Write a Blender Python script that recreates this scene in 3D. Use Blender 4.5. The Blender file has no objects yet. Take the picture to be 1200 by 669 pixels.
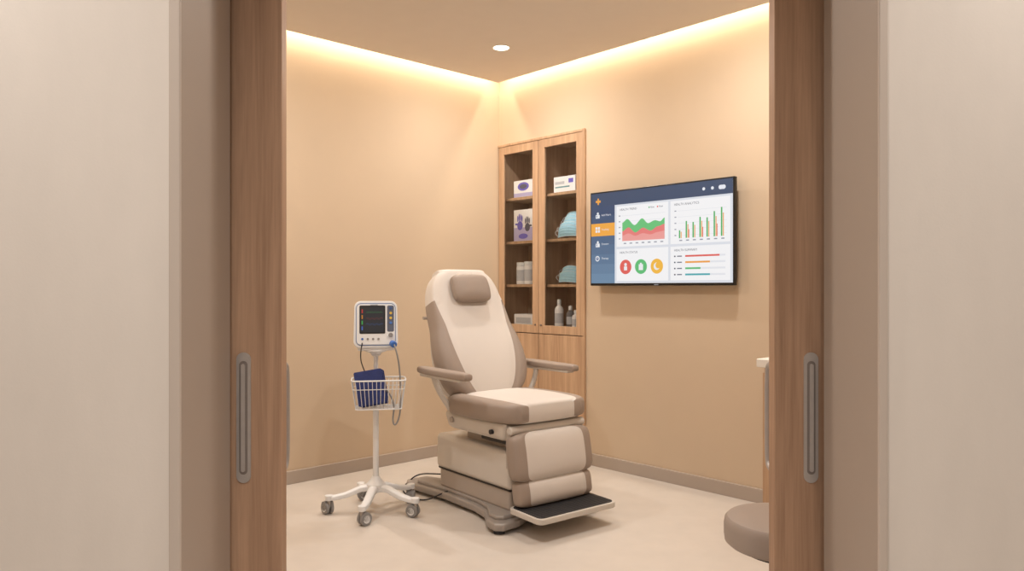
import bpy, bmesh, math, random
from mathutils import Vector, Matrix
random.seed(4)
S = bpy.context.scene
COL = S.collection
pi = math.pi

# ---------------------------------------------------------------- helpers
def lin(c):
    r = []
    for v in c[:3]:
        v /= 255.0
        r.append(v/12.92 if v <= 0.04045 else ((v+0.055)/1.055)**2.4)
    return (r[0], r[1], r[2], 1.0)

def mat(name, c, rough=0.5, metal=0.0, var=0.0, vscale=8.0, stretch=(1,1,1), bump=0.0, bscale=200.0,
        emit=None, estr=0.0, spec=0.5, coat=0.0):
    m = bpy.data.materials.new(name); m.use_nodes = True
    nt = m.node_tree; b = nt.nodes['Principled BSDF']
    b.inputs['Roughness'].default_value = rough
    b.inputs['Metallic'].default_value = metal
    b.inputs['Specular IOR Level'].default_value = spec
    b.inputs['Coat Weight'].default_value = coat
    base = lin(c)
    b.inputs['Base Color'].default_value = base
    tc = nt.nodes.new('ShaderNodeTexCoord')
    if var > 0:
        mp = nt.nodes.new('ShaderNodeMapping'); mp.inputs['Scale'].default_value = stretch
        nz = nt.nodes.new('ShaderNodeTexNoise'); nz.inputs['Scale'].default_value = vscale
        nz.inputs['Detail'].default_value = 6
        cr = nt.nodes.new('ShaderNodeValToRGB')
        cr.color_ramp.elements[0].position = 0.3; cr.color_ramp.elements[1].position = 0.7
        cr.color_ramp.elements[0].color = (base[0]*(1-var), base[1]*(1-var), base[2]*(1-var), 1)
        cr.color_ramp.elements[1].color = (min(1,base[0]*(1+var)), min(1,base[1]*(1+var)), min(1,base[2]*(1+var)), 1)
        nt.links.new(tc.outputs['Object'], mp.inputs['Vector'])
        nt.links.new(mp.outputs['Vector'], nz.inputs['Vector'])
        nt.links.new(nz.outputs['Fac'], cr.inputs['Fac'])
        nt.links.new(cr.outputs['Color'], b.inputs['Base Color'])
    if bump > 0:
        n2 = nt.nodes.new('ShaderNodeTexNoise'); n2.inputs['Scale'].default_value = bscale
        bp = nt.nodes.new('ShaderNodeBump'); bp.inputs['Strength'].default_value = bump
        bp.inputs['Distance'].default_value = 0.002
        nt.links.new(tc.outputs['Object'], n2.inputs['Vector'])
        nt.links.new(n2.outputs['Fac'], bp.inputs['Height'])
        nt.links.new(bp.outputs['Normal'], b.inputs['Normal'])
    if emit is not None:
        b.inputs['Emission Color'].default_value = lin(emit)
        b.inputs['Emission Strength'].default_value = estr
    return m

def wood(name, c1, c2, rough=0.45, sx=30.0, sz=1.2, lo=0.44, hi=0.92):
    m = bpy.data.materials.new(name); m.use_nodes = True
    nt = m.node_tree; b = nt.nodes['Principled BSDF']; b.inputs['Roughness'].default_value = rough
    b.inputs['Specular IOR Level'].default_value = 0.35
    tc = nt.nodes.new('ShaderNodeTexCoord')
    mp = nt.nodes.new('ShaderNodeMapping'); mp.inputs['Scale'].default_value = (sx, sx, sz)
    nz = nt.nodes.new('ShaderNodeTexNoise'); nz.inputs['Scale'].default_value = 1.0
    nz.inputs['Detail'].default_value = 8; nz.inputs['Roughness'].default_value = 0.65
    nz.inputs['Distortion'].default_value = 0.6
    mp2 = nt.nodes.new('ShaderNodeMapping'); mp2.inputs['Scale'].default_value = (sx*8, sx*8, sz*5)
    n2 = nt.nodes.new('ShaderNodeTexNoise'); n2.inputs['Scale'].default_value = 1.0; n2.inputs['Detail'].default_value = 3
    ad = nt.nodes.new('ShaderNodeMath'); ad.operation = 'MULTIPLY_ADD'; ad.inputs[1].default_value = 0.35
    cr = nt.nodes.new('ShaderNodeValToRGB')
    cr.color_ramp.elements[0].position = lo; cr.color_ramp.elements[1].position = hi
    cr.color_ramp.elements[0].color = lin(c1); cr.color_ramp.elements[1].color = lin(c2)
    nt.links.new(tc.outputs['Object'], mp.inputs['Vector']); nt.links.new(tc.outputs['Object'], mp2.inputs['Vector'])
    nt.links.new(mp.outputs['Vector'], nz.inputs['Vector']); nt.links.new(mp2.outputs['Vector'], n2.inputs['Vector'])
    nt.links.new(n2.outputs['Fac'], ad.inputs[0]); nt.links.new(nz.outputs['Fac'], ad.inputs[2])
    nt.links.new(ad.outputs[0], cr.inputs['Fac']); nt.links.new(cr.outputs['Color'], b.inputs['Base Color'])
    bp = nt.nodes.new('ShaderNodeBump'); bp.inputs['Strength'].default_value = 0.12; bp.inputs['Distance'].default_value = 0.001
    nt.links.new(n2.outputs['Fac'], bp.inputs['Height']); nt.links.new(bp.outputs['Normal'], b.inputs['Normal'])
    return m

def glassmat(name, tint=(0.985,0.99,0.985)):
    m = bpy.data.materials.new(name); m.use_nodes = True
    nt = m.node_tree; nt.nodes.clear()
    o = nt.nodes.new('ShaderNodeOutputMaterial'); mx = nt.nodes.new('ShaderNodeMixShader')
    t = nt.nodes.new('ShaderNodeBsdfTransparent'); t.inputs['Color'].default_value = (*tint, 1)
    g = nt.nodes.new('ShaderNodeBsdfGlossy'); g.inputs['Roughness'].default_value = 0.03
    f = nt.nodes.new('ShaderNodeFresnel'); f.inputs['IOR'].default_value = 1.18
    nt.links.new(f.outputs[0], mx.inputs[0]); nt.links.new(t.outputs[0], mx.inputs[1]); nt.links.new(g.outputs[0], mx.inputs[2])
    nt.links.new(mx.outputs[0], o.inputs['Surface'])
    return m

def emat(name, c, s=1.0):
    m = bpy.data.materials.new(name); m.use_nodes = True
    nt = m.node_tree; b = nt.nodes['Principled BSDF']
    b.inputs['Base Color'].default_value = (0.01,0.01,0.01,1); b.inputs['Roughness'].default_value = 0.35
    b.inputs['Emission Color'].default_value = lin(c); b.inputs['Emission Strength'].default_value = s
    return m

def empty(name, M=None):
    e = bpy.data.objects.new(name, None); e.empty_display_size = 0.1; COL.objects.link(e)
    if M is not None: e.matrix_world = M
    return e

def finish(name, me, mats, parent, M=None, smooth=True, ang=35, wn=True):
    if not isinstance(mats, (list, tuple)): mats = [mats]
    for m in mats: me.materials.append(m)
    o = bpy.data.objects.new(name, me); COL.objects.link(o)
    if smooth:
        me.polygons.foreach_set('use_smooth', [True]*len(me.polygons))
        me.set_sharp_from_angle(angle=math.radians(ang))
        if wn:
            w = o.modifiers.new('wn', 'WEIGHTED_NORMAL'); w.keep_sharp = True
    if parent: o.parent = parent
    if M is not None: o.matrix_local = M
    return o

def box(name, x0, x1, y0, y1, z0, z1, m, parent=None, bev=0.0, seg=3, M=None, taper=None):
    c = Vector(((x0+x1)/2, (y0+y1)/2, (z0+z1)/2))
    bm = bmesh.new(); bmesh.ops.create_cube(bm, size=1)
    sx, sy, sz = abs(x1-x0), abs(y1-y0), abs(z1-z0)
    for v in bm.verts:
        k = taper if (taper and v.co.z < 0) else (1, 1)
        v.co = Vector((v.co.x*sx*k[0], v.co.y*sy*k[1], v.co.z*sz))
    if bev > 0:
        bmesh.ops.bevel(bm, geom=bm.edges[:], offset=bev, segments=seg, profile=0.5, affect='EDGES')
    me = bpy.data.meshes.new(name); bm.to_mesh(me); bm.free()
    T = Matrix.Translation(c)
    return finish(name, me, m, parent, (M @ T) if M is not None else T, smooth=bev > 0)

def prism(name, pts, z0, z1, m, parent=None, bev=0.0, seg=3, M=None, scale_top=1.0):
    bm = bmesh.new()
    vs = [bm.verts.new((p[0], p[1], z0)) for p in pts]
    f = bm.faces.new(vs)
    r = bmesh.ops.extrude_face_region(bm, geom=[f])
    for v in r['geom']:
        if isinstance(v, bmesh.types.BMVert):
            v.co.z = z1; v.co.x *= scale_top; v.co.y *= scale_top
    bmesh.ops.recalc_face_normals(bm, faces=bm.faces[:])
    if bev > 0:
        bmesh.ops.bevel(bm, geom=bm.edges[:], offset=bev, segments=seg, profile=0.5, affect='EDGES', clamp_overlap=True)
    me = bpy.data.meshes.new(name); bm.to_mesh(me); bm.free()
    return finish(name, me, m, parent, M, smooth=True)

def rrect(w, h, r, n=6):
    pts = []
    for cx, cy, a0 in ((w/2-r, h/2-r, 0), (-w/2+r, h/2-r, 90), (-w/2+r, -h/2+r, 180), (w/2-r, -h/2+r, 270)):
        for i in range(n+1):
            a = math.radians(a0+90*i/n); pts.append((cx+r*math.cos(a), cy+r*math.sin(a)))
    return pts

def cyl(name, p1, p2, r, m, parent=None, r2=None, n=32, bev=0.0):
    p1, p2 = Vector(p1), Vector(p2); d = p2-p1; L = d.length
    bm = bmesh.new()
    bmesh.ops.create_cone(bm, cap_ends=True, segments=n, radius1=r, radius2=(r if r2 is None else r2), depth=L)
    if bev > 0:
        es = [e for e in bm.edges if abs(e.verts[0].co.z-e.verts[1].co.z) < 1e-6]
        bmesh.ops.bevel(bm, geom=es, offset=bev, segments=3, profile=0.5, affect='EDGES')
    me = bpy.data.meshes.new(name); bm.to_mesh(me); bm.free()
    M = Matrix.Translation((p1+p2)/2) @ d.to_track_quat('Z', 'Y').to_matrix().to_4x4()
    return finish(name, me, m, parent, M)

def lathe(name, prof, m, parent=None, M=None, n=40):
    vs, fs = [], []
    for r, z in prof:
        for i in range(n):
            a = 2*pi*i/n; vs.append((r*math.cos(a), r*math.sin(a), z))
    for j in range(len(prof)-1):
        for i in range(n):
            k = (i+1) % n
            fs.append((j*n+i, j*n+k, (j+1)*n+k, (j+1)*n+i))
    fs.append(tuple(range(n-1, -1, -1))); fs.append(tuple((len(prof)-1)*n+i for i in range(n)))
    me = bpy.data.meshes.new(name); me.from_pydata(vs, [], fs)
    return finish(name, me, m, parent, M)

def tube(name, pts, r, m, parent=None, cyclic=False, smooth=True, res=6):
    cu = bpy.data.curves.new(name, 'CURVE'); cu.dimensions = '3D'; cu.bevel_depth = r; cu.bevel_resolution = 4
    cu.resolution_u = res; cu.use_fill_caps = True
    if smooth:
        sp = cu.splines.new('NURBS'); sp.points.add(len(pts)-1)
        for i, p in enumerate(pts): sp.points[i].co = (*p, 1)
        sp.order_u = 3 if len(pts) > 2 else 2; sp.use_endpoint_u = not cyclic; sp.use_cyclic_u = cyclic
    else:
        sp = cu.splines.new('POLY'); sp.points.add(len(pts)-1)
        for i, p in enumerate(pts): sp.points[i].co = (*p, 1)
        sp.use_cyclic_u = cyclic
    cu.materials.append(m)
    o = bpy.data.objects.new(name, cu); COL.objects.link(o)
    if parent: o.parent = parent
    return o

def frame(o, x, y, z):
    x, y, z = Vector(x).normalized(), Vector(y).normalized(), Vector(z).normalized()
    return Matrix(((x[0], y[0], z[0], o[0]), (x[1], y[1], z[1], o[1]), (x[2], y[2], z[2], o[2]), (0, 0, 0, 1)))

def pad(name, hw, L, T, mats, parent, M, seam=None, seam_top=1.1, p=5.0, q=7.0, R=9.0, nb=36, side_lift=0.0,
        groove=0.004, backk=1.0, curve=None, seam_bot=-1, crown=0.0, cross=None):
    """upholstered pad; x across, y along length (0..L), z thickness."""
    ns, nc = 7, 14
    rows = []
    for j in range(nb+1):
        b = 0.5-0.5*math.cos(pi*j/nb); c = 2*b-1
        rc = max(0.0, 1-abs(c)**R)**(1/R); rc = max(rc, 0.72)
        e = hw(b)*rc
        sf = seam(b) if seam else 0.8
        al = []
        for i in range(ns): al.append((-1+(1-sf)*(1-math.cos(pi/2*i/ns)), 0))
        for i in range(nc): al.append((-sf+2*sf*i/nc, 1))
        for i in range(ns+1): al.append((sf+(1-sf)*math.sin(pi/2*i/ns), 2))
        row = []
        for idx, (a, s) in enumerate(al):
            h = max(0, 1-abs(a)**p)**(1/p)*max(0, 1-abs(c)**q)**(1/q)
            z = T/2*h
            z += crown*h*(1-a*a)*(1-c*c)
            if seam:
                if idx in (ns, ns+nc) and b < seam_top and b > seam_bot: z -= groove
                if s != 1 and b < seam_top: z += side_lift*h*math.sin(pi*min(1, (1-abs(a))/(1-sf+1e-6)))
            if cross:
                for cb in cross:
                    z -= groove*1.3*math.exp(-((b-cb)/0.018)**2)
            zo = curve(b) if curve else 0
            row.append((e*a, b*L, z+zo, -T/2*h*backk+zo))
        rows.append(row)
    n = len(rows[0]); vs, fs, mi = [], [], []
    for r in rows:
        for q_ in r: vs.append((q_[0], q_[1], q_[2]))
    off = len(vs)
    for r in rows:
        for q_ in r: vs.append((q_[0], q_[1], q_[3]))
    for j in range(nb):
        b = 0.5-0.5*math.cos(pi*(j+0.5)/nb)
        for i in range(n-1):
            fs.append((j*n+i, j*n+i+1, (j+1)*n+i+1, (j+1)*n+i))
            side = (i < ns or i >= ns+nc) and seam is not None and seam_bot < b < seam_top
            mi.append(1 if side else 0)
            fs.append((off+j*n+i, off+(j+1)*n+i, off+(j+1)*n+i+1, off+j*n+i+1)); mi.append(1 if side else 0)
    bm = bmesh.new()
    bv = [bm.verts.new(v) for v in vs]
    for f, k in zip(fs, mi):
        ff = bm.faces.new([bv[i] for i in f]); ff.material_index = k
    bmesh.ops.remove_doubles(bm, verts=bm.verts[:], dist=0.0003)
    bmesh.ops.recalc_face_normals(bm, faces=bm.faces[:])
    me = bpy.data.meshes.new(name); bm.to_mesh(me); bm.free()
    return finish(name, me, mats, parent, M, ang=70, wn=False)

def area(name, loc, target_dir, sx, sy, power, color, shape='RECTANGLE', spread=180, parent=None, xdir=None):
    l = bpy.data.lights.new(name, 'AREA'); l.shape = shape; l.size = sx; l.size_y = sy
    l.energy = power; l.color = color; l.spread = math.radians(spread)
    o = bpy.data.objects.new(name, l); COL.objects.link(o)
    z = -Vector(target_dir).normalized()
    if xdir is None: M = Matrix.Translation(loc) @ (-z).to_track_quat('-Z', 'Y').to_matrix().to_4x4()
    else:
        x = Vector(xdir).normalized(); y = z.cross(x).normalized(); M = frame(loc, x, y, z)
    if parent: o.parent = parent; o.matrix_local = M
    else: o.matrix_world = M
    return o

# ---------------------------------------------------------------- materials
M_wall = mat('wall_plaster_warm', (206,185,160), 0.75, var=0.02, vscale=2.5, bump=0.15, bscale=90, spec=0.25)
M_wallo = mat('wall_covering_corridor', (212,202,192), 0.8, var=0.018, vscale=14, stretch=(1,1,0.35), bump=0.08, bscale=160, spec=0.2)
M_ceil = mat('ceiling_paint', (224,215,204), 0.85, var=0.01, spec=0.2)
M_white = mat('white_paint', (240,235,225), 0.8)
M_floor = mat('vinyl_floor', (205,196,187), 0.42, var=0.03, vscale=9, bump=0.05, bscale=60, spec=0.35)
M_base = mat('baseboard_taupe', (176,162,150), 0.5)
M_frame = mat('door_frame_taupe', (162,146,133), 0.5)
M_framel = mat('door_frame_edge', (186,172,160), 0.45)
M_door = wood('door_oak', (146,114,90), (186,150,122), 0.5, 22, 0.9)
M_cab = wood('cabinet_oak', (168,134,106), (210,176,143), 0.45, 26, 1.3)
M_cabin = wood('cabinet_interior_oak', (160,130,106), (194,162,134), 0.55, 26, 1.3)
M_metal = mat('brushed_metal', (176,168,162), 0.38, 0.35, var=0.05, vscale=40)
M_metald = mat('metal_recess', (128,118,112), 0.45, 0.3)
M_cream = mat('upholstery_cream', (211,203,196), 0.5, var=0.015, vscale=5, bump=0.15, bscale=500, spec=0.35)
M_taupe = mat('upholstery_taupe', (155,140,129), 0.48, var=0.03, vscale=5, bump=0.15, bscale=500, spec=0.35)
M_shell = mat('chair_plastic_cream', (202,195,187), 0.4, var=0.01)
M_shelld = mat('chair_plastic_grey', (172,161,152), 0.42, var=0.01)
M_based = mat('chair_base_metal', (158,150,144), 0.4, 0.15)
M_black = mat('black_rubber', (38,38,42), 0.6)
M_dark = mat('dark_mechanism', (52,48,46), 0.5, 0.3)
M_wp = mat('white_plastic', (232,235,239), 0.35)
M_wm = mat('white_powder_coat', (228,229,231), 0.35)
M_grey = mat('grey_plastic', (140,138,138), 0.45)
M_blue = mat('navy_nylon', (40,54,112), 0.7, var=0.15, vscale=30, bump=0.3, bscale=300)
M_bluek = mat('blue_knob', (60,110,190), 0.4)
M_glass = glassmat('door_glass')
M_mask = mat('mask_blue', (166,214,238), 0.8, var=0.04, vscale=30, bump=0.1, bscale=300)
M_maskb = mat('mask_binding', (212,232,244), 0.8)
M_counter = mat('countertop_white', (236,230,222), 0.35)
M_tvb = mat('tv_bezel_black', (14,14,15), 0.3)

# ---------------------------------------------------------------- geometry frame of the room
Cc = Vector((-0.098, 5.80, 0))
u = Vector((-0.731, -0.682, 0)).normalized()
v = Vector((0.683, -0.731, 0)).normalized()
Z = Vector((0, 0, 1))
MR = frame(Cc, v, -u, Z)        # right-hand wall: x along wall, y into wall
ML = frame(Cc, -u, -v, Z)       # left-hand wall: x toward the corner (<0), y into wall
ZC = 2.727; ZT = 3.0
SL, SR = 3.3, 3.6
Lp = Cc+u*SL; Rp = Cc+v*SR
tl = (Lp.y-2.14)/(-v.y); Lq = Lp+v*tl
tr = (Rp.y-2.14)/(-u.y); Rq = Rp+u*tr

CW, CZ = 0.87, 2.275   # cabinet niche
def wallobj(name, M, parts, m):
    bm = bmesh.new()
    for (x0,x1,y0,y1,z0,z1) in parts:
        g = bmesh.ops.create_cube(bm, size=1)
        for w in g['verts']:
            w.co = Vector(((x0+x1)/2+w.co.x*(x1-x0), (y0+y1)/2+w.co.y*(y1-y0), (z0+z1)/2+w.co.z*(z1-z0)))
    me = bpy.data.meshes.new(name); bm.to_mesh(me); bm.free()
    o = finish(name, me, m, None, None, smooth=False); o.matrix_world = M
    return o
wallobj('wall_right', MR, [(CW, SR+0.1, 0, 0.45, 0, ZT), (0, CW, 0, 0.45, CZ, ZT)], M_wall)
wallobj('wall_left', ML, [(-SL-0.1, 0, 0, 0.12, 0, ZT), (0, 0.12, 0, 0.12, 0, ZT)], M_wall)
# hidden-side walls closing the room
def wall2(name, a, b, m, th=0.1, z1=ZT):
    d = (b-a); L = d.length; x = d.normalized(); y = Z.cross(x)
    return wallobj(name, frame(a, x, y, Z), [(0, L, 0, th, 0, z1)], m)
wall2('wall_side_left', Lq, Lp, M_wall)
wall2('wall_side_right', Rp, Rq, M_wall)
# entrance wall with pocket for the sliding doors
XL, XR = -0.733, 0.811
OH = 2.32
EX0, EX1 = -3.2, 3.2
wallobj('wall_entrance', Matrix.Identity(4), [
    (EX0, XL-0.022, 1.68, 1.96, 0, 2.75), (XR+0.014, EX1, 1.68, 1.96, 0, 2.75), (XL-0.022, XR+0.014, 1.68, 1.96, OH, 2.75)], M_wallo)
wallobj('wall_entrance_inner', Matrix.Identity(4), [
    (-1.75, XL-0.03, 2.085, 2.14, 0, ZT), (XR+0.03, 1.75, 2.085, 2.14, 0, ZT), (XL-0.03, XR+0.03, 2.085, 2.14, OH, ZT)], M_wall)
wallobj('wall_corridor_back', Matrix.Identity(4), [(EX0, EX1, -1.6, -1.5, 0, 2.75)], M_wallo)
wallobj('wall_corridor_left', Matrix.Identity(4), [(EX0-0.1, EX0, -1.6, 1.96, 0, 2.75)], M_wallo)
wallobj('wall_corridor_right', Matrix.Identity(4), [(EX1, EX1+0.1, -1.6, 1.96, 0, 2.75)], M_wallo)
# floor and ceilings
wallobj('floor', Matrix.Identity(4), [(-4, 4, -1.7, 6.6, -0.1, 0)], M_floor)
wallobj('ceiling_corridor', Matrix.Identity(4), [(EX0, EX1, -1.6, 1.96, 2.70, 2.80)], M_white)
wallobj('ceiling_slab', Matrix.Identity(4), [(-3.4, 3.4, 1.97, 6.6, ZT, ZT+0.1)], M_white)
g = 0.12
pc = Cc+(u+v)*g
pts = [pc, Rp+u*g-v*g*0, Rq, Lq, Lp+v*g]
pan = prism('ceiling', [(p.x, p.y) for p in pts], ZC, ZC+0.05, M_ceil)

# trims
def trimbox(name, M, x0, x1, y0, y1, z0, z1, m, bev=0.0):
    o = box(name, x0, x1, y0, y1, z0, z1, m, None, bev)
    o.matrix_world = M @ Matrix.Translation(((x0+x1)/2, (y0+y1)/2, (z0+z1)/2))
    return o
trimbox('baseboard_left', ML, -SL, -0.002, -0.018, 0.0, 0, 0.080, M_base, 0.003)
trimbox('baseboard_right', MR, CW+0.016, SR, -0.018, 0.0, 0, 0.080, M_base, 0.003)
# door frame: linings + front edges
box('trim_1', XL-0.022, XL, 1.675, 1.965, 0, OH, M_frame, bev=0.002)
box('trim_2', XR, XR+0.014, 1.675, 1.965, 0, OH, M_frame, bev=0.002)
box('trim_3', XL, XR, 1.675, 1.965, OH-0.022, OH, M_frame, bev=0.002)
box('trim_4', XL-0.026, XL-0.0005, 1.668, 1.69, 0, OH+0.03, M_framel, bev=0.003)
box('trim_5', XR+0.0005, XR+0.020, 1.668, 1.69, 0, OH+0.03, M_framel, bev=0.003)

# sliding doors
def sliding_door(name, x0, x1, hx, bx):
    e = empty(name)
    box('leaf', x0, x1, 2.0, 2.045, 0.012, OH+0.04, M_door, e, 0.003)
    Mx = frame((hx, 2.0, 0.856), (1,0,0), (0,0,1), (0,-1,0))
    prism('pull_plate', rrect(0.038, 0.345, 0.0185, 8), -0.002, 0.004, M_metal, e, 0.0012, 2, Mx)
    prism('pull_recess', rrect(0.022, 0.30, 0.0105, 8), 0.0035, 0.0046, M_metald, e, 0, 1, Mx)
    prism('pull_grip', rrect(0.010, 0.285, 0.0048, 8), 0.004, 0.009, M_metal, e, 0.0015, 2, Mx)
    tube('inside_handle', [(bx, 2.046, 0.70), (bx, 2.085, 0.70), (bx, 2.105, 0.722), (bx, 2.105, 0.85), (bx, 2.105, 0.97), (bx, 2.085, 0.992), (bx, 2.046, 0.992)], 0.009, M_metal, e)
    return e
sliding_door('door_1', -1.40, -0.61, -0.710, -0.628)
sliding_door('door_2', 0.695, 1.48, 0.791, 0.713)

# ---------------------------------------------------------------- built-in glass cabinet
cab = empty('display_cabinet', MR)
D = 0.30
x0, x1 = 0.004, CW-0.004
zb = 0.87
t = 0.022
box('side_panel_1', x0, x0+t, 0.0, D, 0.0, CZ-0.004, M_cabin, cab)
box('side_panel_2', x1-t, x1, 0.0, D, 0.0, CZ-0.004, M_cabin, cab)
box('center_panel', CW/2-0.011, CW/2+0.011, 0.012, D, 0.1, CZ-0.03, M_cabin, cab)
box('back_panel', x0+t, x1-t, D-0.012, D, 0.0, CZ-0.03, M_cabin, cab)
box('top_panel', x0+t, x1-t, 0.0, D, CZ-0.028, CZ-0.004, M_cabin, cab)
box('plinth', x0+t, x1-t, 0.03, 0.05, 0.0, 0.08, M_cab, cab)
SH = [0.915, 1.225, 1.55, 1.88]
for i, z in enumerate(SH):
    for k, (a, b) in enumerate(((x0+t, CW/2-0.011), (CW/2+0.011, x1-t))):
        box('shelf_%d_%d' % (i, k), a, b, 0.03, D-0.012, z-0.02, z, M_cab, cab, 0.001)
# outer frame proud of the wall
box('frame_right', CW-0.006, CW+0.014, -0.016, 0.0, 0.0, CZ+0.012, M_cab, cab, 0.002)
box('frame_top', 0.0, CW-0.006, -0.016, 0.0, CZ-0.006, CZ+0.012, M_cab, cab, 0.002)
def gdoor(i, a, b):
    z0, z1 = zb, CZ-0.008; w = 0.058
    e = [( 'stile_l', a, a+w, z0, z1), ('stile_r', b-w, b, z0, z1), ('rail_t', a+w, b-w, z1-w, z1), ('rail_b', a+w, b-w, z0, z0+w)]
    for n_, xa, xb, za, zz in e:
        box('glass_door_%d_%s' % (i, n_), xa, xb, -0.012, 0.010, za, zz, M_cab, cab, 0.0015)
    box('glass_pane_%d' % i, a+w-0.005, b-w+0.005, -0.001, 0.0, z0+w-0.005, z1-w+0.005, M_glass, cab)
gdoor(1, 0.006, CW/2-0.0025); gdoor(2, CW/2+0.0025, CW-0.008)
for i, (a, b) in enumerate(((0.006, CW/2-0.0025), (CW/2+0.0025, CW-0.008))):
    box('lower_door_%d' % i, a, b, -0.012, 0.008, 0.085, zb-0.006, M_cab, cab, 0.0015)
for i, a in enumerate((CW/2-0.03, CW/2+0.03)):
    cyl('latch_%d' % i, (a, -0.012, 0.93), (a, -0.02, 0.93), 0.006, M_metald, cab)

# contents -------------------------------------------------------
M_card = mat('carton_white', (244,243,246), 0.6)
M_purple = mat('carton_purple', (112,104,204), 0.6)
M_lilac = mat('carton_lilac', (190,184,226), 0.6)
M_lab = mat('label_grey', (196,198,206), 0.6)
M_ink = mat('label_ink', (90,90,110), 0.6)
M_teal = mat('label_teal', (110,160,170), 0.6)
def on_wall(x, y, z): return MR @ Matrix.Translation((x, y, z))
def ell(name, cx, cz, rx, rz, y, m, parent, n=32):
    vs = [(cx+rx*math.cos(2*pi*i/n), y, cz+rz*math.sin(2*pi*i/n)) for i in range(n)]
    me = bpy.data.meshes.new(name); me.from_pydata(vs, [], [tuple(range(n))])
    return finish(name, me, m, parent, None, smooth=False)
def flat(name, pts, y, m, parent):
    me = bpy.data.meshes.new(name); me.from_pydata([(p[0], y, p[1]) for p in pts], [], [tuple(range(len(pts)))])
    return finish(name, me, m, parent, None, smooth=False)
def R4(xa, za, xb, zb_): return [(xa, za), (xb, za), (xb, zb_), (xa, zb_)]
# glove box, small
gb = empty('glove_box', on_wall(0.225, 0.04, SH[3]+0.001))
box('carton', -0.105, 0.105, 0, 0.12, 0, 0.125, M_card, gb, 0.002)
flat('stripe', R4(-0.103, 0.002, 0.103, 0.03), -0.0006, M_lilac, gb)
ell('opening', 0.0, 0.078, 0.06, 0.032, -0.0008, M_purple, gb)
ell('opening_inner', 0.0, 0.078, 0.040, 0.018, -0.0012, M_ink, gb)
# glove carton with hand graphics
gc = empty('glove_carton', on_wall(0.225, 0.04, SH[2]+0.001))
box('carton', -0.105, 0.105, 0, 0.12, 0, 0.235, M_card, gc, 0.002)
flat('panel', R4(-0.103, 0.002, 0.103, 0.10), -0.0006, M_lilac, gc)
def hand(cx, cz, s, m, sg):
    ell('palm', cx, cz, 0.030*s, 0.034*s, -0.001, m, gc)
    for k, (dx, L) in enumerate(((-0.024, 0.045), (-0.009, 0.058), (0.007, 0.056), (0.022, 0.045))):
        ell('finger_%d' % k, cx+dx*s, cz+0.03*s+L*s*0.5, 0.0065*s, L*s*0.55, -0.0011, m, gc)
    ell('thumb', cx+sg*0.036*s, cz+0.012*s, 0.018*s, 0.0075*s, -0.0011, m, gc)
hand(-0.035, 0.115, 1.0, M_purple, -1); hand(0.045, 0.10, 0.9, M_ink, 1)
ell('mark', 0.0, 0.035, 0.05, 0.02, -0.001, M_purple, gc)
# jars
def jar(xx, yy, r, h):
    e = empty('pill_jar', on_wall(xx, yy, SH[1]+0.001))
    lathe('body', [(r*0.94, 0), (r, 0.004), (r, h*0.78), (r*0.93, h*0.83), (r*0.8, h*0.84)], M_card, e)
    lathe('lid', [(r*0.96, h*0.84), (r*0.98, h*0.85), (r*0.98, h*0.99), (r*0.94, h)], M_wp, e)
    lathe('label', [(r*1.006, h*0.15), (r*1.006, h*0.65)], M_lab, e)
jar(0.165, 0.085, 0.042, 0.165); jar(0.255, 0.08, 0.044, 0.17); jar(0.335, 0.13, 0.034, 0.15)
sb = empty('swab_box', on_wall(0.225, 0.04, SH[0]+0.001))
box('carton', -0.10, 0.10, 0, 0.12, 0, 0.085, M_card, sb, 0.002)
flat('label', R4(-0.08, 0.02, 0.08, 0.06), -0.0006, M_lab, sb)
tb = empty('tissue_box', on_wall(0.645, 0.04, SH[3]+0.001))
box('carton', -0.105, 0.105, 0, 0.12, 0, 0.11, M_card, tb, 0.002)
flat('label', R4(-0.09, 0.055, 0.0, 0.075), -0.0006, M_lab, tb); flat('label_2', R4(-0.09, 0.03, 0.05, 0.04), -0.0006, M_teal, tb)
flat('label_3', R4(0.04, 0.06, 0.085, 0.09), -0.0006, M_purple, tb)
# pleated face masks, folded and stacked like shingles
def mask(parent, i, x, y, z, w, h, tilt, yaw, lean):
    nu_, nv_ = 18, 24; vs, fs, mi = [], [], []
    for b in range(nv_+1):
        for a in range(nu_+1):
            A = a/nu_*2-1; B = b/nv_
            bul = 0.026*(1-A*A)+0.010*math.sin(pi*B)*(1-A*A)
            pl = 0.0035*abs(((B*4) % 1)-0.5)*2
            vs.append((w/2*A, -bul-pl, h*B-0.016*A*A*B))
    for b in range(nv_):
        for a in range(nu_):
            k = b*(nu_+1)+a; fs.append((k, k+1, k+nu_+2, k+nu_+1)); mi.append(1 if (a in (0, nu_-1) or b in (0, nv_-1)) else 0)
    me = bpy.data.meshes.new('mask_%d' % i); me.from_pydata(vs, [], fs)
    M = Matrix.Translation((x, y, z)) @ Matrix.Rotation(yaw, 4, 'Z') @ Matrix.Rotation(tilt, 4, 'Y') @ Matrix.Rotation(lean, 4, 'X')
    o = finish('mask_%d' % i, me, [M_mask, M_maskb], parent, M, ang=60, wn=False)
    me.polygons.foreach_set('material_index', mi)
    sm = o.modifiers.new('s', 'SOLIDIFY'); sm.thickness = 0.002
    for sg in (-1, 1):
        pp = [M @ Vector(q) for q in ((sg*w*0.49, -0.004, h*0.7), (sg*w*0.58, -0.012, h*0.6), (sg*w*0.60, -0.014, h*0.35), (sg*w*0.49, -0.004, 0.012))]
        tube('ear_loop_%d_%d' % (i, sg), pp, 0.0014, M_wp, parent)
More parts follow.
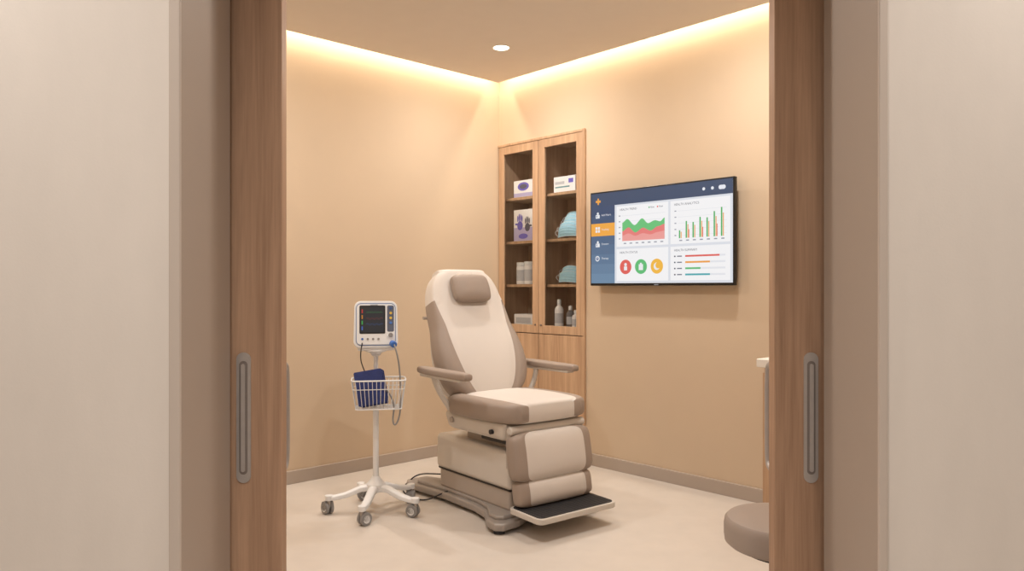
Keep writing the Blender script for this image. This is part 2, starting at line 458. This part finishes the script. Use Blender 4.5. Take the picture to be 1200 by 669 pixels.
def pile(z, n, step, h):
    e = empty('face_mask_pile', on_wall(0.645, 0.080, z+0.010))
    for i in range(n):
        mask(e, i, random.uniform(-0.010, 0.010), 0.013*i, step*i, 0.195-0.008*i, h, random.uniform(-0.04, 0.04), random.uniform(-0.08, 0.08), -0.15-0.05*i)
pile(SH[2], 5, 0.025, 0.085)
pile(SH[1], 3, 0.020, 0.080)
# bottles
def bottle(name, xx, yy, r, h, m, mc, pump=False):
    e = empty(name, on_wall(xx, yy, SH[0]+0.001))
    lathe('body', [(r*0.92, 0), (r, 0.005), (r, h*0.62), (r*0.85, h*0.7), (r*0.38, h*0.78), (r*0.36, h*0.82)], m, e)
    lathe('cap', [(r*0.45, h*0.80), (r*0.45, h*0.94), (r*0.38, h)], mc, e)
    lathe('label', [(r*1.006, h*0.15), (r*1.006, h*0.5)], M_lab, e)
bottle('sanitizer_bottle', 0.565, 0.07, 0.032, 0.20, M_card, M_wp)
bottle('sanitizer_bottle', 0.648, 0.10, 0.029, 0.155, mat('bottle_grey', (120,118,122), 0.4), M_wp)
bottle('sanitizer_bottle', 0.725, 0.07, 0.026, 0.125, M_card, M_wp)

# ---------------------------------------------------------------- television
tvx, tvz, tw, th_ = (0.992+2.059)/2, 1.52, 1.067, 0.615
tv = empty('wall_television', MR @ Matrix.Translation((tvx, -0.08, tvz)))
box('housing', -tw/2, tw/2, 0, 0.03, -th_/2, th_/2, M_tvb, tv, 0.004)
box('rear_bulge', -0.32, 0.32, 0.03, 0.055, -0.22, 0.16, M_tvb, tv, 0.008)
box('wall_bracket', -0.15, 0.15, 0.055, 0.079, -0.14, 0.14, M_dark, tv, 0.002)
SWd, SHt = tw-0.018, th_-0.026
ox, oz = -SWd/2, SHt/2+0.003
ES = 0.92
_mc = {}
def em(c):
    if c not in _mc: _mc[c] = emat('screen_%d_%d_%d' % c, c, ES)
    return _mc[c]
def sp(x, y): return (ox+x*SWd, oz-y*SHt)
def sr(name, xa, ya, xb, yb, c, lay): 
    a = sp(xa, ya); b = sp(xb, yb); return flat(name, R4(a[0], b[1], b[0], a[1]), -0.0008-lay*0.0004, em(c), tv)
def spoly(name, ps, c, lay): return flat(name, [sp(*p) for p in ps], -0.0008-lay*0.0004, em(c), tv)
def sell(name, x, y, r, c, lay, ry=None):
    p = sp(x, y); return ell(name, p[0], p[1], r*SWd, (ry if ry else r)*SWd, -0.0008-lay*0.0004, em(c), tv)
def stext(txt, x, y, size, c, lay=3, align='LEFT'):
    cu = bpy.data.curves.new('lettering', 'FONT'); cu.body = txt; cu.size = size*SHt; cu.align_x = align; cu.align_y = 'CENTER'
    cu.materials.append(em(c)); o = bpy.data.objects.new('lettering', cu); COL.objects.link(o); o.parent = tv
    p = sp(x, y); o.matrix_local = Matrix.Translation((p[0], -0.0008-lay*0.0004, p[1])) @ Matrix.Rotation(pi/2, 4, 'X')
NAVY = (52,74,106); WH = (236,238,242); CARD = (247,247,249); OR = (240,168,72); RD = (226,98,92); GR = (92,190,120); TL = (70,170,180)
DK = (70,76,92)
sr('screen_bg', 0, 0, 1, 1, (222,226,234), 0)
sr('header', 0, 0, 1, 0.145, NAVY, 1)
for k in range(8):
    q0 = 0.145+k*0.107
    cc = (50+k*8, 74+k*9, 110+k*8)
    sr('sidebar_%d' % k, 0, q0, 0.19, min(1, q0+0.107), cc, 1)
sr('plus_v', 0.052, 0.055, 0.064, 0.125, OR, 2); sr('plus_h', 0.038, 0.078, 0.078, 0.102, OR, 2)
for k, xx in enumerate((0.82, 0.875)): sell('status_%d' % k, xx, 0.075, 0.009, (235,238,245), 2)
sell('badge_l', 0.925, 0.075, 0.012, (235,238,245), 2); sell('badge_r', 0.945, 0.075, 0.012, (235,238,245), 2); sr('badge', 0.925, 0.0545, 0.945, 0.0955, (235,238,245), 2)
sr('active_item', 0, 0.335, 0.19, 0.475, (243,170,70), 2)
for k, (yy, tx) in enumerate(((0.245, 'Add Metric'), (0.405, 'Tracking'), (0.565, 'Doctors'), (0.725, 'Therapy'))):
    if k == 1:
        for a in range(2):
            for b in range(2): sr('tile', 0.036+a*0.02, yy-0.032+b*0.034, 0.052+a*0.02, yy-0.004+b*0.034, WH, 3)
    elif k == 3:
        sell('ring', 0.052, yy, 0.017, WH, 3); sell('ring_in', 0.052, yy, 0.011, (90,110,150), 4); sr('hand_v', 0.050, yy-0.03, 0.054, yy+0.004, WH, 5)
    else:
        sell('person_head', 0.055, yy-0.022, 0.008, WH, 3); sr('person_body', 0.038, yy-0.008, 0.070, yy+0.032, WH, 3)
        sr('person_arm', 0.045, yy+0.0, 0.05, yy+0.02, (80,100,140), 4)
    stext(tx, 0.085, yy, 0.030, WH, 4)
sr('card_1', 0.205, 0.165, 0.585, 0.605, CARD, 2); sr('card_2', 0.60, 0.165, 0.985, 0.605, CARD, 2)
sr('card_3', 0.205, 0.63, 0.585, 0.975, CARD, 2); sr('card_4', 0.60, 0.63, 0.985, 0.975, CARD, 2)
stext('HEALTH TREND', 0.23, 0.205, 0.032, DK); stext('HEALTH ANALYTICS', 0.625, 0.205, 0.032, DK)
stext('HEALTH STATUS', 0.23, 0.67, 0.032, DK); stext('HEALTH SUMMARY', 0.625, 0.67, 0.032, DK)
for xx, c in ((0.45, GR), (0.51, RD)): sell('legend', xx, 0.205, 0.005, c, 3); stext('Rate', xx+0.01, 0.205, 0.026, DK)
for k in range(5):
    sr('grid_1_%d' % k, 0.245, 0.27+k*0.062, 0.565, 0.273+k*0.062, (222,224,230), 3)
    sr('grid_2_%d' % k, 0.65, 0.27+k*0.062, 0.965, 0.273+k*0.062, (228,230,235), 3)
    sr('tick_1_%d' % k, 0.222, 0.265+k*0.062, 0.235, 0.276+k*0.062, (150,155,168), 3)
    sr('tick_2_%d' % k, 0.628, 0.265+k*0.062, 0.640, 0.276+k*0.062, (150,155,168), 3)
N = 60
def pw(pts_, t_):
    for (a, ya), (b, yb) in zip(pts_, pts_[1:]):
        if t_ <= b+1e-9:
            s = (t_-a)/(b-a); s = s*s*(3-2*s); return ya+(yb-ya)*s
    return pts_[-1][1]
gW = [(0, .345), (0.12, .31), (0.3, .38), (0.48, .315), (0.62, .37), (0.78, .345), (0.9, .36), (1, .325)]
rW = [(0, .44), (0.15, .40), (0.32, .46), (0.5, .415), (0.68, .45), (0.85, .41), (1, .39)]
topc = [(0.25+0.31*i/N, pw(gW, i/N)) for i in range(N+1)]
topr = [(0.25+0.31*i/N, pw(rW, i/N)) for i in range(N+1)]
spoly('area_green', topc+[(0.56, 0.545), (0.25, 0.545)], (104,196,124), 4)
spoly('area_red', topr+[(0.56, 0.545), (0.25, 0.545)], (232,126,124), 5)
topw = [(0.25+0.31*i/N, pw(rW, i/N)*0.5+0.265) for i in range(N+1)]
spoly('area_pale', topw+[(0.56, 0.545), (0.25, 0.545)], (238,160,156), 6)
for k in range(7):
    sr('xt_%d' % k, 0.26+k*0.045, 0.565, 0.28+k*0.045, 0.577, (150,155,168), 3)
    sr('xt2_%d' % k, 0.66+k*0.045, 0.565, 0.68+k*0.045, 0.577, (150,155,168), 3)
hs = [0.08, 0.17, 0.155, 0.20, 0.19, 0.245, 0.28]
for k in range(7):
    bx_ = 0.658+k*0.045
    sr('bar_g_%d' % k, bx_, 0.548-hs[k], bx_+0.009, 0.548, (70,175,95), 4)
    sr('bar_o_%d' % k, bx_+0.012, 0.548-hs[k]*0.8, bx_+0.018, 0.548, (240,160,70), 4)
    if k % 2: sr('bar_r_%d' % k, bx_+0.019, 0.548-hs[k]*0.5, bx_+0.024, 0.548, (226,98,92), 4)
for xx, c in ((0.275, RD), (0.39, GR), (0.505, (244,186,70))):
    sell('status_disc', xx, 0.825, 0.044, c, 4)
    if c == RD: sell('h', xx, 0.80, 0.010, WH, 5); sr('bdy', xx-0.012, 0.82, xx+0.012, 0.862, WH, 5)
    elif c == GR: sr('clip', xx-0.016, 0.80, xx+0.016, 0.862, WH, 5); sr('clip_t', xx-0.007, 0.785, xx+0.007, 0.80, WH, 5)
    else: sell('clock', xx, 0.825, 0.022, WH, 5); sell('clock_in', xx+0.01, 0.815, 0.019, (244,186,70), 6)
for k, (c, L) in enumerate(((RD, 0.22), ((240,160,70), 0.16), (GR, 0.10), (TL, 0.16))):
    yy = 0.73+k*0.062
    sr('track_%d' % k, 0.70, yy-0.009, 0.955, yy+0.009, (230,232,238), 3)
    sr('hb_%d' % k, 0.70, yy-0.009, 0.70+L, yy+0.009, c, 4)
    sr('lb_%d' % k, 0.625, yy-0.007, 0.635, yy+0.007, DK, 3); sr('lb2_%d' % k, 0.645, yy-0.006, 0.678, yy+0.006, (120,126,140), 3)
sr('maker_mark', 0.485, 1.012, 0.515, 1.022, (150,150,155), 1)

# ---------------------------------------------------------------- examination chair
CO = Vector((0.014, 4.083, 0)); F = Vector((0.616, -0.788, 0)).normalized(); W_ = Vector((0.788, 0.616, 0)).normalized()
ch = empty('examination_chair', frame(CO, W_, -F, Z))
# base casting
half = [(0.10, -0.25), (0.20, -0.30), (0.31, -0.31), (0.345, -0.275), (0.335, -0.20), (0.26, -0.08), (0.235, 0.05), (0.235, 0.35), (0.26, 0.55), (0.275, 0.68), (0.24, 0.735), (0.17, 0.735), (0.11, 0.60)]
outl = half+[(-a, b) for a, b in reversed(half)]
prism('base_casting', outl, 0.018, 0.058, M_based, ch, 0.012, 3)
prism('base_top', [(a*0.88, b*0.88+0.01) for a, b in outl], 0.055, 0.078, M_based, ch, 0.008, 3)
for i, (a, b) in enumerate(((0.30, -0.26), (-0.30, -0.26), (0.22, 0.69), (-0.22, 0.69))):
    cyl('foot_%d' % i, (a, b, 0), (a, b, 0.02), 0.028, M_black, ch)
box('pedestal_plinth', -0.20, 0.20, -0.215, 0.44, 0.07, 0.185, M_shelld, ch, 0.02, 4)
box('pedestal_cover', -0.215, 0.215, -0.235, 0.455, 0.18, 0.375, M_shell, ch, 0.028, 5)
box('pedestal_groove', -0.206, 0.206, -0.222, 0.446, 0.172, 0.19, M_dark, ch, 0.01, 2)
box('lift_head', -0.15, 0.15, -0.13, 0.24, 0.36, 0.455, M_shelld, ch, 0.015, 3)
box('tilt_bracket', -0.19, 0.19, -0.18, 0.05, 0.40, 0.46, M_dark, ch, 0.01, 2)
# seat shell
box('seat_shell', -0.262, 0.262, -0.25, 0.31, 0.430, 0.525, M_shell, ch, 0.028, 4, taper=(0.93, 0.90))
cyl('pivot_knob', (-0.252, -0.14, 0.472), (-0.268, -0.14, 0.472), 0.012, M_black, ch)
cyl('pivot_knob_2', (-0.252, 0.22, 0.485), (-0.266, 0.22, 0.485), 0.016, M_shelld, ch)
# seat cushion
Ms = frame((0, 0.285, 0.562), (-1,0,0), (0,-1,0.02), (0,0.02,1))
pad('seat_cushion', lambda b: 0.278+0.018*math.sin(pi*min(1, b*1.2)), 0.595, 0.118, [M_cream, M_taupe], ch, Ms,
    seam=lambda b: 0.64+0.12*b, p=5, q=7, R=7, side_lift=0.004, groove=0.005, crown=0.012, backk=1.0)
# back rest
ra = math.radians(24)
Mb = frame((0, 0.230, 0.575), (1,0,0), (0, math.sin(ra), math.cos(ra)), (0, -math.cos(ra), math.sin(ra)))
def bw(b):
    return 0.268+0.028*math.sin(pi*min(1, b/0.55))*(1 if b < 0.55 else 0) - (0.038*((b-0.35)/0.65)**1.6 if b > 0.35 else 0)
def bseam(b):
    return 0.58+0.38*max(0, min(1, (b-0.05)/0.72))**1.3
pad('back_cushion', bw, 0.780, 0.145, [M_cream, M_taupe], ch, Mb, seam=bseam, seam_top=0.76, p=5, q=9, R=4.5, nb=48,
    side_lift=0.006, groove=0.005, crown=0.008, curve=lambda b: 0.012*math.sin(2*pi*b))
pad('back_shell', lambda b: bw(b)*0.90, 0.735, 0.06, [M_shell], ch, Mb @ Matrix.Translation((0, 0.02, -0.072)), p=5, q=9, R=6)
# head pillow
Mh = Mb @ Matrix.Translation((-0.005, 0.555, 0.090))
pad('head_pillow', lambda b: 0.128-0.006*abs(2*b-1), 0.168, 0.072, [M_taupe], ch, Mh, p=3.6, q=3.4, R=6, nb=28, crown=0.006)
for sx_ in (-0.05, 0.05):
    tube('pillow_strap_%d' % (sx_ > 0), [tuple(Mb @ Vector(q)) for q in ((sx_, 0.71, 0.072), (sx_, 0.755, 0.065), (sx_, 0.780, 0.045), (sx_, 0.790, 0.0), (sx_, 0.76, -0.08))], 0.003, M_cream, ch)
cyl('recline_knob', tuple(Mb @ Vector((-0.225, 0.52, -0.06))), tuple(Mb @ Vector((-0.272, 0.52, -0.06))), 0.009, M_shelld, ch)
box('back_hinge', -0.22, 0.22, 0.22, 0.34, 0.47, 0.60, M_shelld, ch, 0.02, 3)
# arm rests
for sg in (-1, 1):
    Ma = frame((sg*0.365, 0.37, 0.752), (-1,0,0), (0,-1,-0.01), (0,-0.01,1))
    pad('arm_pad_%s' % ('l' if sg < 0 else 'r'), lambda b: 0.034+0.006*math.sin(pi*b), 0.46, 0.040, [M_taupe], ch, Ma, p=3.5, q=12, R=4, nb=30)
    box('arm_carrier_%d' % sg, sg*0.365-0.026, sg*0.365+0.026, -0.05, 0.34, 0.718, 0.740, M_shell, ch, 0.006, 3)
    tube('arm_post_%d' % sg, [(sg*0.360, 0.25, 0.728), (sg*0.345, 0.24, 0.67), (sg*0.305, 0.235, 0.60), (sg*0.26, 0.235, 0.54)], 0.015, M_shell, ch)
# leg rest
cyl('roll_bar', (-0.248, -0.268, 0.492), (0.248, -0.268, 0.492), 0.022, M_shell, ch, bev=0.008)
la = math.radians(10)
def legframe(y, z): return frame((0, y, z), (-1,0,0), (0, -math.sin(la), -math.cos(la)), (0, -math.cos(la), math.sin(la)))
pad('leg_pad_upper', lambda b: 0.262, 0.240, 0.105, [M_cream, M_taupe], ch, legframe(-0.275, 0.478), seam=lambda b: 0.74, p=4.5, q=4, R=7, side_lift=0.002, groove=0.004, crown=0.012)
pad('leg_pad_lower', lambda b: 0.245, 0.135, 0.10, [M_cream, M_taupe], ch, legframe(-0.305, 0.253), seam=lambda b: 0.76, p=4.5, q=3.2, R=7, groove=0.004, crown=0.01)
box('leg_frame', -0.19, 0.19, -0.272, -0.235, 0.12, 0.47, M_shelld, ch, 0.01, 3)
for sg in (-1, 1):
    box('leg_link_%d' % sg, sg*0.23-0.012, sg*0.23+0.012, -0.275, -0.235, 0.30, 0.50, M_shelld, ch, 0.005, 2)
# foot plate
Mf = frame((0, -0.395, 0.108), (1,0,0), (0,1,0.02), (0,-0.02,1))
prism('foot_plate', rrect(0.515, 0.25, 0.035), -0.018, 0.010, M_shell, ch, 0.007, 3, Mf)
prism('foot_mat', rrect(0.49, 0.225, 0.028), 0.008, 0.0135, M_black, ch, 0.002, 2, Mf)
for i in range(13):
    o_ = box('rib_%d' % i, -0.228, 0.228, -0.100+i*0.0165, -0.095+i*0.0165, 0.0125, 0.0148, M_black, ch, 0, M=Mf)
box('foot_bracket', -0.10, 0.10, -0.33, -0.24, 0.085, 0.17, M_shelld, ch, 0.008, 2)
# power cable on the floor
cable = tube('power_cable', [(-0.15, 0.30, 0.09), (-0.24, 0.36, 0.05), (-0.29, 0.42, 0.006), (-0.34, 0.50, 0.006), (-0.30, 0.70, 0.006), (-0.24, 0.74, 0.03), (-0.21, 0.66, 0.10), (-0.16, 0.5, 0.12), (-0.1, 0.43, 0.12)], 0.004, M_black, ch)

# ---------------------------------------------------------------- vital-signs monitor on stand
vs_ = empty('vital_signs_monitor_stand', Matrix.Translation((-0.73, 4.05, 0)) @ Matrix.Rotation(math.radians(10), 4, 'Z'))
for k in range(5):
    a = math.radians(-106+72*k); dx, dy = math.cos(a), math.sin(a); r = 0.245
    pp = [(dx*0.02, dy*0.02, 0.135), (dx*0.08, dy*0.08, 0.128), (dx*0.16, dy*0.16, 0.098), (dx*0.215, dy*0.215, 0.088), (dx*r, dy*r, 0.088)]
    # flat tapered arm
    vsx, fs = [], []; n = len(pp)
    for i, p in enumerate(pp):
        w = 0.024-0.006*i/(n-1); hgt = 0.017-0.005*i/(n-1); nx, ny = -dy, dx
        for (sx, sz) in ((-1, -1), (1, -1), (1, 0.5), (0.5, 1), (-0.5, 1), (-1, 0.5)):
            vsx.append((p[0]+nx*w*sx, p[1]+ny*w*sx, p[2]+hgt*sz))
    for i in range(n-1):
        for j in range(6):
            fs.append((i*6+j, i*6+(j+1) % 6, (i+1)*6+(j+1) % 6, (i+1)*6+j))
    fs.append(tuple(range(5, -1, -1))); fs.append(tuple((n-1)*6+j for j in range(6)))
    me = bpy.data.meshes.new('leg_%d' % (k+1)); me.from_pydata(vsx, [], fs)
    o = finish('leg_%d' % (k+1), me, M_wm, vs_, ang=60, wn=False); sm = o.modifiers.new('b', 'BEVEL'); sm.width = 0.004; sm.segments = 2
    cyl('leg_end_%d' % k, (dx*r, dy*r, 0.074), (dx*r, dy*r, 0.102), 0.022, M_wm, vs_, bev=0.004)
    # caster: fork hood + twin wheels
    ca = a+0.9+k*0.7; cx, cy = dx*r, dy*r; ax = Vector((math.cos(ca), math.sin(ca), 0)); fw = Vector((-ax.y, ax.x, 0))
    cyl('caster_stem_%d' % k, (cx, cy, 0.05), (cx, cy, 0.078), 0.009, M_metal, vs_)
    wc = Vector((cx, cy, 0.033))+fw*0.014
    for sg in (-1, 1):
        p1 = wc+ax*sg*0.006; p2 = wc+ax*sg*0.022
        cyl('caster_wheel_%d_%d' % (k, sg), p1, p2, 0.033, M_grey, vs_, bev=0.004)
        cyl('caster_hub_%d_%d' % (k, sg), p2, p2+ax*sg*0.002, 0.020, M_wm, vs_)
    cyl('caster_hood_%d' % k, wc-ax*0.024+Vector((0,0,0.012)), wc+ax*0.024+Vector((0,0,0.012)), 0.024, M_grey, vs_)
lathe('hub', [(0.05, 0.112), (0.052, 0.12), (0.05, 0.15), (0.032, 0.17), (0.02, 0.19)], M_wm, vs_)
cyl('pole_lower', (0,0,0.15), (0,0,0.60), 0.0155, M_wm, vs_)
cyl('pole_upper', (0,0,0.60), (0,0,0.86), 0.0125, M_wm, vs_)
cyl('pole_collar', (0,0,0.59), (0,0,0.63), 0.021, M_wm, vs_, bev=0.003)
lathe('mount_plate', [(0.02, 0.835), (0.03, 0.85), (0.06, 0.862), (0.06, 0.87)], M_wm, vs_)
# monitor body: rounded front outline extruded in depth
Mm = frame((0, 0.0, 1.0), (1,0,0), (0,0.12,1), (0,-1,0.12))
pts_m = []
for (x, y) in rrect(0.225, 0.248, 0.035, 8):
    k = 1.0 if y > 0 else 1.03
    pts_m.append((x*k, y))
prism('monitor_body', pts_m, -0.075, 0.045, M_wp, vs_, 0.012, 4, Mm)
prism('front_bezel', rrect(0.200, 0.215, 0.022, 8), 0.044, 0.050, M_wp, vs_, 0.003, 2, Mm)
prism('blue_trim', rrect(0.208, 0.226, 0.028, 8), 0.0445, 0.0468, mat('monitor_blue_trim', (120,140,180), 0.5), vs_, 0, 1, Mm)
prism('screen', [(x-0.018, y+0.025) for x, y in rrect(0.135, 0.150, 0.006)], 0.049, 0.0515, M_tvb, vs_, 0.001, 1, Mm)
prism('key_panel', [(x+0.077, y+0.030) for x, y in rrect(0.036, 0.140, 0.008)], 0.049, 0.0508, mat('key_panel_grey', (92,100,120), 0.5), vs_, 0.0005, 1, Mm)
def mrect(name, xa, ya, xb, yb, c, s=1.0, z=0.0521):
    me = bpy.data.meshes.new(name); me.from_pydata([(xa, ya, z), (xb, ya, z), (xb, yb, z), (xa, yb, z)], [], [(0,1,2,3)])
    finish(name, me, emat(name+'_glow', c, s), vs_, Mm, smooth=False)
mrect('screen_field', -0.078, -0.042, 0.042, 0.092, (22,25,32), 1.0, 0.0518)
for i, c in enumerate(((230,60,50), (240,150,40), (60,200,90), (70,120,220))):
    zs = 0.075-i*0.030
    mrect('digits_%d' % i, -0.074, zs-0.016, -0.068, zs+0.004, c, 0.6)
def trace(name, y0, c, f):
    pts = []
    for i in range(61):
        tt = i/60; x = -0.05+0.085*tt; ph = (tt*5) % 1
        y = y0+(0.009*math.exp(-((ph-0.5)/0.05)**2)+0.003*math.exp(-((ph-0.75)/0.08)**2) if f else 0.005*math.sin(tt*22))
        pts.append(tuple(Mm @ Vector((x, y, 0.0522))))
    tube(name, pts, 0.0004, emat(name+'_c', c, 0.5), vs_, smooth=False)
trace('trace_ecg', 0.062, (70,210,100), True); trace('trace_resp', 0.030, (220,70,60), False); trace('trace_spo2', 0.0, (80,140,230), False)
for i in range(4):
    pz = 0.085-i*0.026
    c = [(60,90,150), (225,190,80), (225,190,80), (70,120,200)][i]
    m_ = mat('key_%d' % i, c, 0.5)
    p1 = Mm @ Vector((0.078, pz, 0.050)); p2 = Mm @ Vector((0.078, pz, 0.0535))
    cyl('key_%d' % i, p1, p2, 0.007, m_, vs_, bev=0.001)
cyl('selector_dial', Mm @ Vector((0.078, -0.058, 0.05)), Mm @ Vector((0.078, -0.058, 0.058)), 0.012, M_grey, vs_, bev=0.002)
for i in range(4):
    cyl('port_%d' % i, Mm @ Vector((-0.07+i*0.028, -0.078, 0.05)), Mm @ Vector((-0.07+i*0.028, -0.078, 0.053)), 0.006, M_grey if i else M_bluek, vs_)
mrect('maker_strip', -0.03, 0.1015, 0.01, 0.1045, (110,112,118), 0.6, 0.0505)
cyl('hose_plug', (0.085, -0.065, 0.905), (0.095, -0.095, 0.90), 0.017, M_bluek, vs_, bev=0.003)
box('monitor_foot', -0.095, 0.095, -0.05, 0.05, 0.866, 0.884, M_wm, vs_, 0.006, 3)
tube('pressure_hose', [(0.095,-0.095,0.90), (0.11,-0.12,0.86), (0.125,-0.11,0.76), (0.13,-0.09,0.62), (0.125,-0.09,0.52), (0.10,-0.10,0.47), (0.085,-0.09,0.50), (0.10,-0.06,0.58), (0.06,-0.05,0.66), (0.03,-0.06,0.68)], 0.0045, M_grey, vs_)
tube('sensor_cable', [(-0.07,-0.075,0.91), (-0.085,-0.09,0.84), (-0.06,-0.06,0.76), (-0.03,-0.04,0.70), (-0.05,-0.06,0.62)], 0.003, M_dark, vs_)
# wire basket
bx0, bx1, by0, by1, bz0, bz1 = -0.125, 0.155, -0.135, 0.045, 0.565, 0.715
sh = 0.85
def ring(z, k, r, name):
    cx_, cy_ = (bx0+bx1)/2, (by0+by1)/2
    pr = [((x*k)+cx_, (y*k)+cy_, z) for x, y in rrect(bx1-bx0, by1-by0, 0.03, 5)]
    tube(name, pr, r, M_wm, vs_, cyclic=True, smooth=False); return pr
r1 = ring(bz1, 1.0, 0.0042, 'basket_rim'); r0 = ring(bz0, sh, 0.0032, 'basket_bottom_ring'); ring(bz1-0.045, 0.955, 0.0022, 'basket_mid_ring')
cx_, cy_ = (bx0+bx1)/2, (by0+by1)/2
wN, wD = bx1-bx0, by1-by0
k = 0
for i in range(12):
    t_ = -wN/2+0.02+(wN-0.04)*i/11
    tube('basket_wire_%d' % k, [(cx_+t_, cy_-wD/2, bz1), (cx_+t_*sh, cy_-wD/2*sh, bz0), (cx_+t_*sh, cy_+wD/2*sh, bz0), (cx_+t_, cy_+wD/2, bz1)], 0.0018, M_wm, vs_, smooth=False); k += 1
for i in range(7):
    t_ = -wD/2+0.02+(wD-0.04)*i/6
    tube('basket_wire_%d' % k, [(cx_-wN/2, cy_+t_, bz1), (cx_-wN/2*sh, cy_+t_*sh, bz0), (cx_+wN/2*sh, cy_+t_*sh, bz0), (cx_+wN/2, cy_+t_, bz1)], 0.0018, M_wm, vs_, smooth=False); k += 1
box('basket_clamp', -0.022, 0.022, -0.02, 0.03, 0.63, 0.70, M_wm, vs_, 0.004, 2)
# folded cuff
Mc = Matrix.Translation((-0.03, -0.075, 0.675)) @ Matrix.Rotation(math.radians(-9), 4, 'Y') @ Matrix.Rotation(math.radians(-8), 4, 'X')
for i in range(3):
    Mq = Mc @ Matrix.Translation((0.006*i, 0.024*i-0.01, -0.004*i)) @ Matrix.Rotation(pi/2, 4, 'X')
    prism('cuff_fold_%d' % i, rrect(0.145, 0.18, 0.008, 5), -0.010, 0.010, M_blue, vs_, 0.005, 3, Mq)
Mq = Mc @ Matrix.Translation((0.073, 0.014, 0)) 
box('cuff_edge', -0.006, 0.006, -0.02, 0.03, -0.072, 0.07, M_blue, vs_, 0.005, 2, M=Mq)

# ---------------------------------------------------------------- counter at the right
ct = empty('counter_cabinet', MR)
cs0, cs1, cd = 2.50, 3.585, 0.60
box('carcass', cs0+0.012, cs1, -cd+0.02, -0.019, 0.09, 0.825, M_cab, ct, 0.002)
box('toe_kick', cs0+0.03, cs1, -cd+0.07, -0.019, 0.0, 0.09, M_cabin, ct)
box('countertop', cs0-0.012, cs1, -cd-0.012, -0.001, 0.825, 0.865, M_counter, ct, 0.004)
box('splash', cs0-0.0, cs1, -0.018, -0.001, 0.865, 0.93, M_counter, ct, 0.002)
dw = (cs1-cs0-0.02)/2
for i in range(2):
    a = cs0+0.014+dw*i
    box('door_front_%d' % i, a, a+dw-0.004, -cd, -cd+0.018, 0.095, 0.80, M_cab, ct, 0.0015)
    tube('door_pull_%d' % i, [(a+0.05, -cd, 0.60), (a+0.05, -cd-0.025, 0.60), (a+0.05, -cd-0.025, 0.74), (a+0.05, -cd, 0.74)], 0.004, M_metal, ct, smooth=False)

# ---------------------------------------------------------------- doctor's stool
st = empty('doctor_stool', Matrix.Translation((0.868, 2.40, 0)))
r = 0.188
dz = -0.035
lathe('seat', [(a, b+dz) for a, b in [(0.02, 0.415), (r*0.93, 0.416), (r*0.985, 0.425), (r, 0.445), (r, 0.475), (r*0.985, 0.493), (r*0.94, 0.502), (r*0.8, 0.506), (0.002, 0.508)]], M_taupe, st, n=64)
cyl('seat_pan', (0,0,0.36), (0,0,0.382), 0.13, M_dark, st)
cyl('gas_lift', (0,0,0.20), (0,0,0.365), 0.014, M_metal, st)
cyl('column', (0,0,0.07), (0,0,0.25), 0.025, M_metald, st)
lathe('hub', [(0.035, 0.055), (0.038, 0.07), (0.036, 0.10), (0.026, 0.11)], M_metal, st)
for k in range(5):
    a = math.radians(20+72*k); dx, dy = math.cos(a)*0.2, math.sin(a)*0.2
    cyl('leg_%d' % (k+1), (dx*0.1, dy*0.1, 0.088), (dx, dy, 0.068), 0.016, M_metal, st, r2=0.011)
    cyl('stem_%d' % k, (dx, dy, 0.035), (dx, dy, 0.07), 0.007, M_metal, st)
    ax = Vector((-math.sin(a+0.5), math.cos(a+0.5), 0))
    for sg in (-1, 1):
        p = Vector((dx, dy, 0.026))
        cyl('caster_%d_%d' % (k, sg), p+ax*sg*0.004, p+ax*sg*0.018, 0.026, M_black, st, bev=0.003)

# ---------------------------------------------------------------- lights
WARM = (1.0, 0.87, 0.69); WARM2 = (1.0, 0.955, 0.90); NEUT = (1.0, 0.965, 0.93)
lensm = emat('downlight_lens', (255,244,225), 6.0)
def downlight(x, y, zc, power, color, size=0.09, spread=150):
    e = empty('recessed_downlight', Matrix.Translation((x, y, zc)))
    lathe('trim_ring', [(0.058, 0.0), (0.060, -0.003), (0.052, -0.004), (0.050, -0.001)], M_white, e)
    cyl('lens', (0,0,-0.0035), (0,0,-0.0045), 0.047, lensm, e)
    area('lamp', (0,0,-0.012), (0,0,-1), size, size, power, color, 'DISK', spread, e)
for a, b, p in ((0.66, 0.75, 14), (0.66, 2.3, 14.5), (2.3, 0.75, 14.5), (2.2, 2.3, 14.5)):
    q = Cc+u*a+v*b
    downlight(q.x, q.y, ZC, p, WARM2, spread=170)
# cove LED strips
L1 = SL-0.15; L2 = SR-0.15
area('cove_strip_left', Cc+u*(L1/2+0.1)+v*0.055+Z*(ZC+0.12), (0,0,-1), L1, 0.03, 17, WARM, xdir=u, spread=165)
area('cove_strip_right', Cc+v*(L2/2+0.1)+u*0.055+Z*(ZC+0.12), (0,0,-1), L2, 0.03, 17, WARM, xdir=v, spread=165)
# corridor downlights
for x, y, p in ((-1.35, 1.15, 13), (1.35, 1.15, 13), (-0.3, 0.3, 18), (0.3, -0.8, 18)):
    downlight(x, y, 2.70, p, NEUT)

w = bpy.data.worlds.new('world'); S.world = w; w.use_nodes = True
w.node_tree.nodes['Background'].inputs[0].default_value = (1.0, 0.92, 0.84, 1); w.node_tree.nodes['Background'].inputs[1].default_value = 0.15

# ---------------------------------------------------------------- camera
cam = bpy.data.cameras.new('camera'); co = bpy.data.objects.new('camera', cam); COL.objects.link(co)
cam.sensor_width = 36; cam.lens = 885/1200*36; cam.shift_y = 2.5/1200; cam.clip_start = 0.05
co.location = (0, 0, 1.2); co.rotation_euler = (pi/2, 0, 0)
S.camera = co
S.view_settings.view_transform = 'Standard'
S.view_settings.look = 'None'
S.view_settings.exposure = 0.0
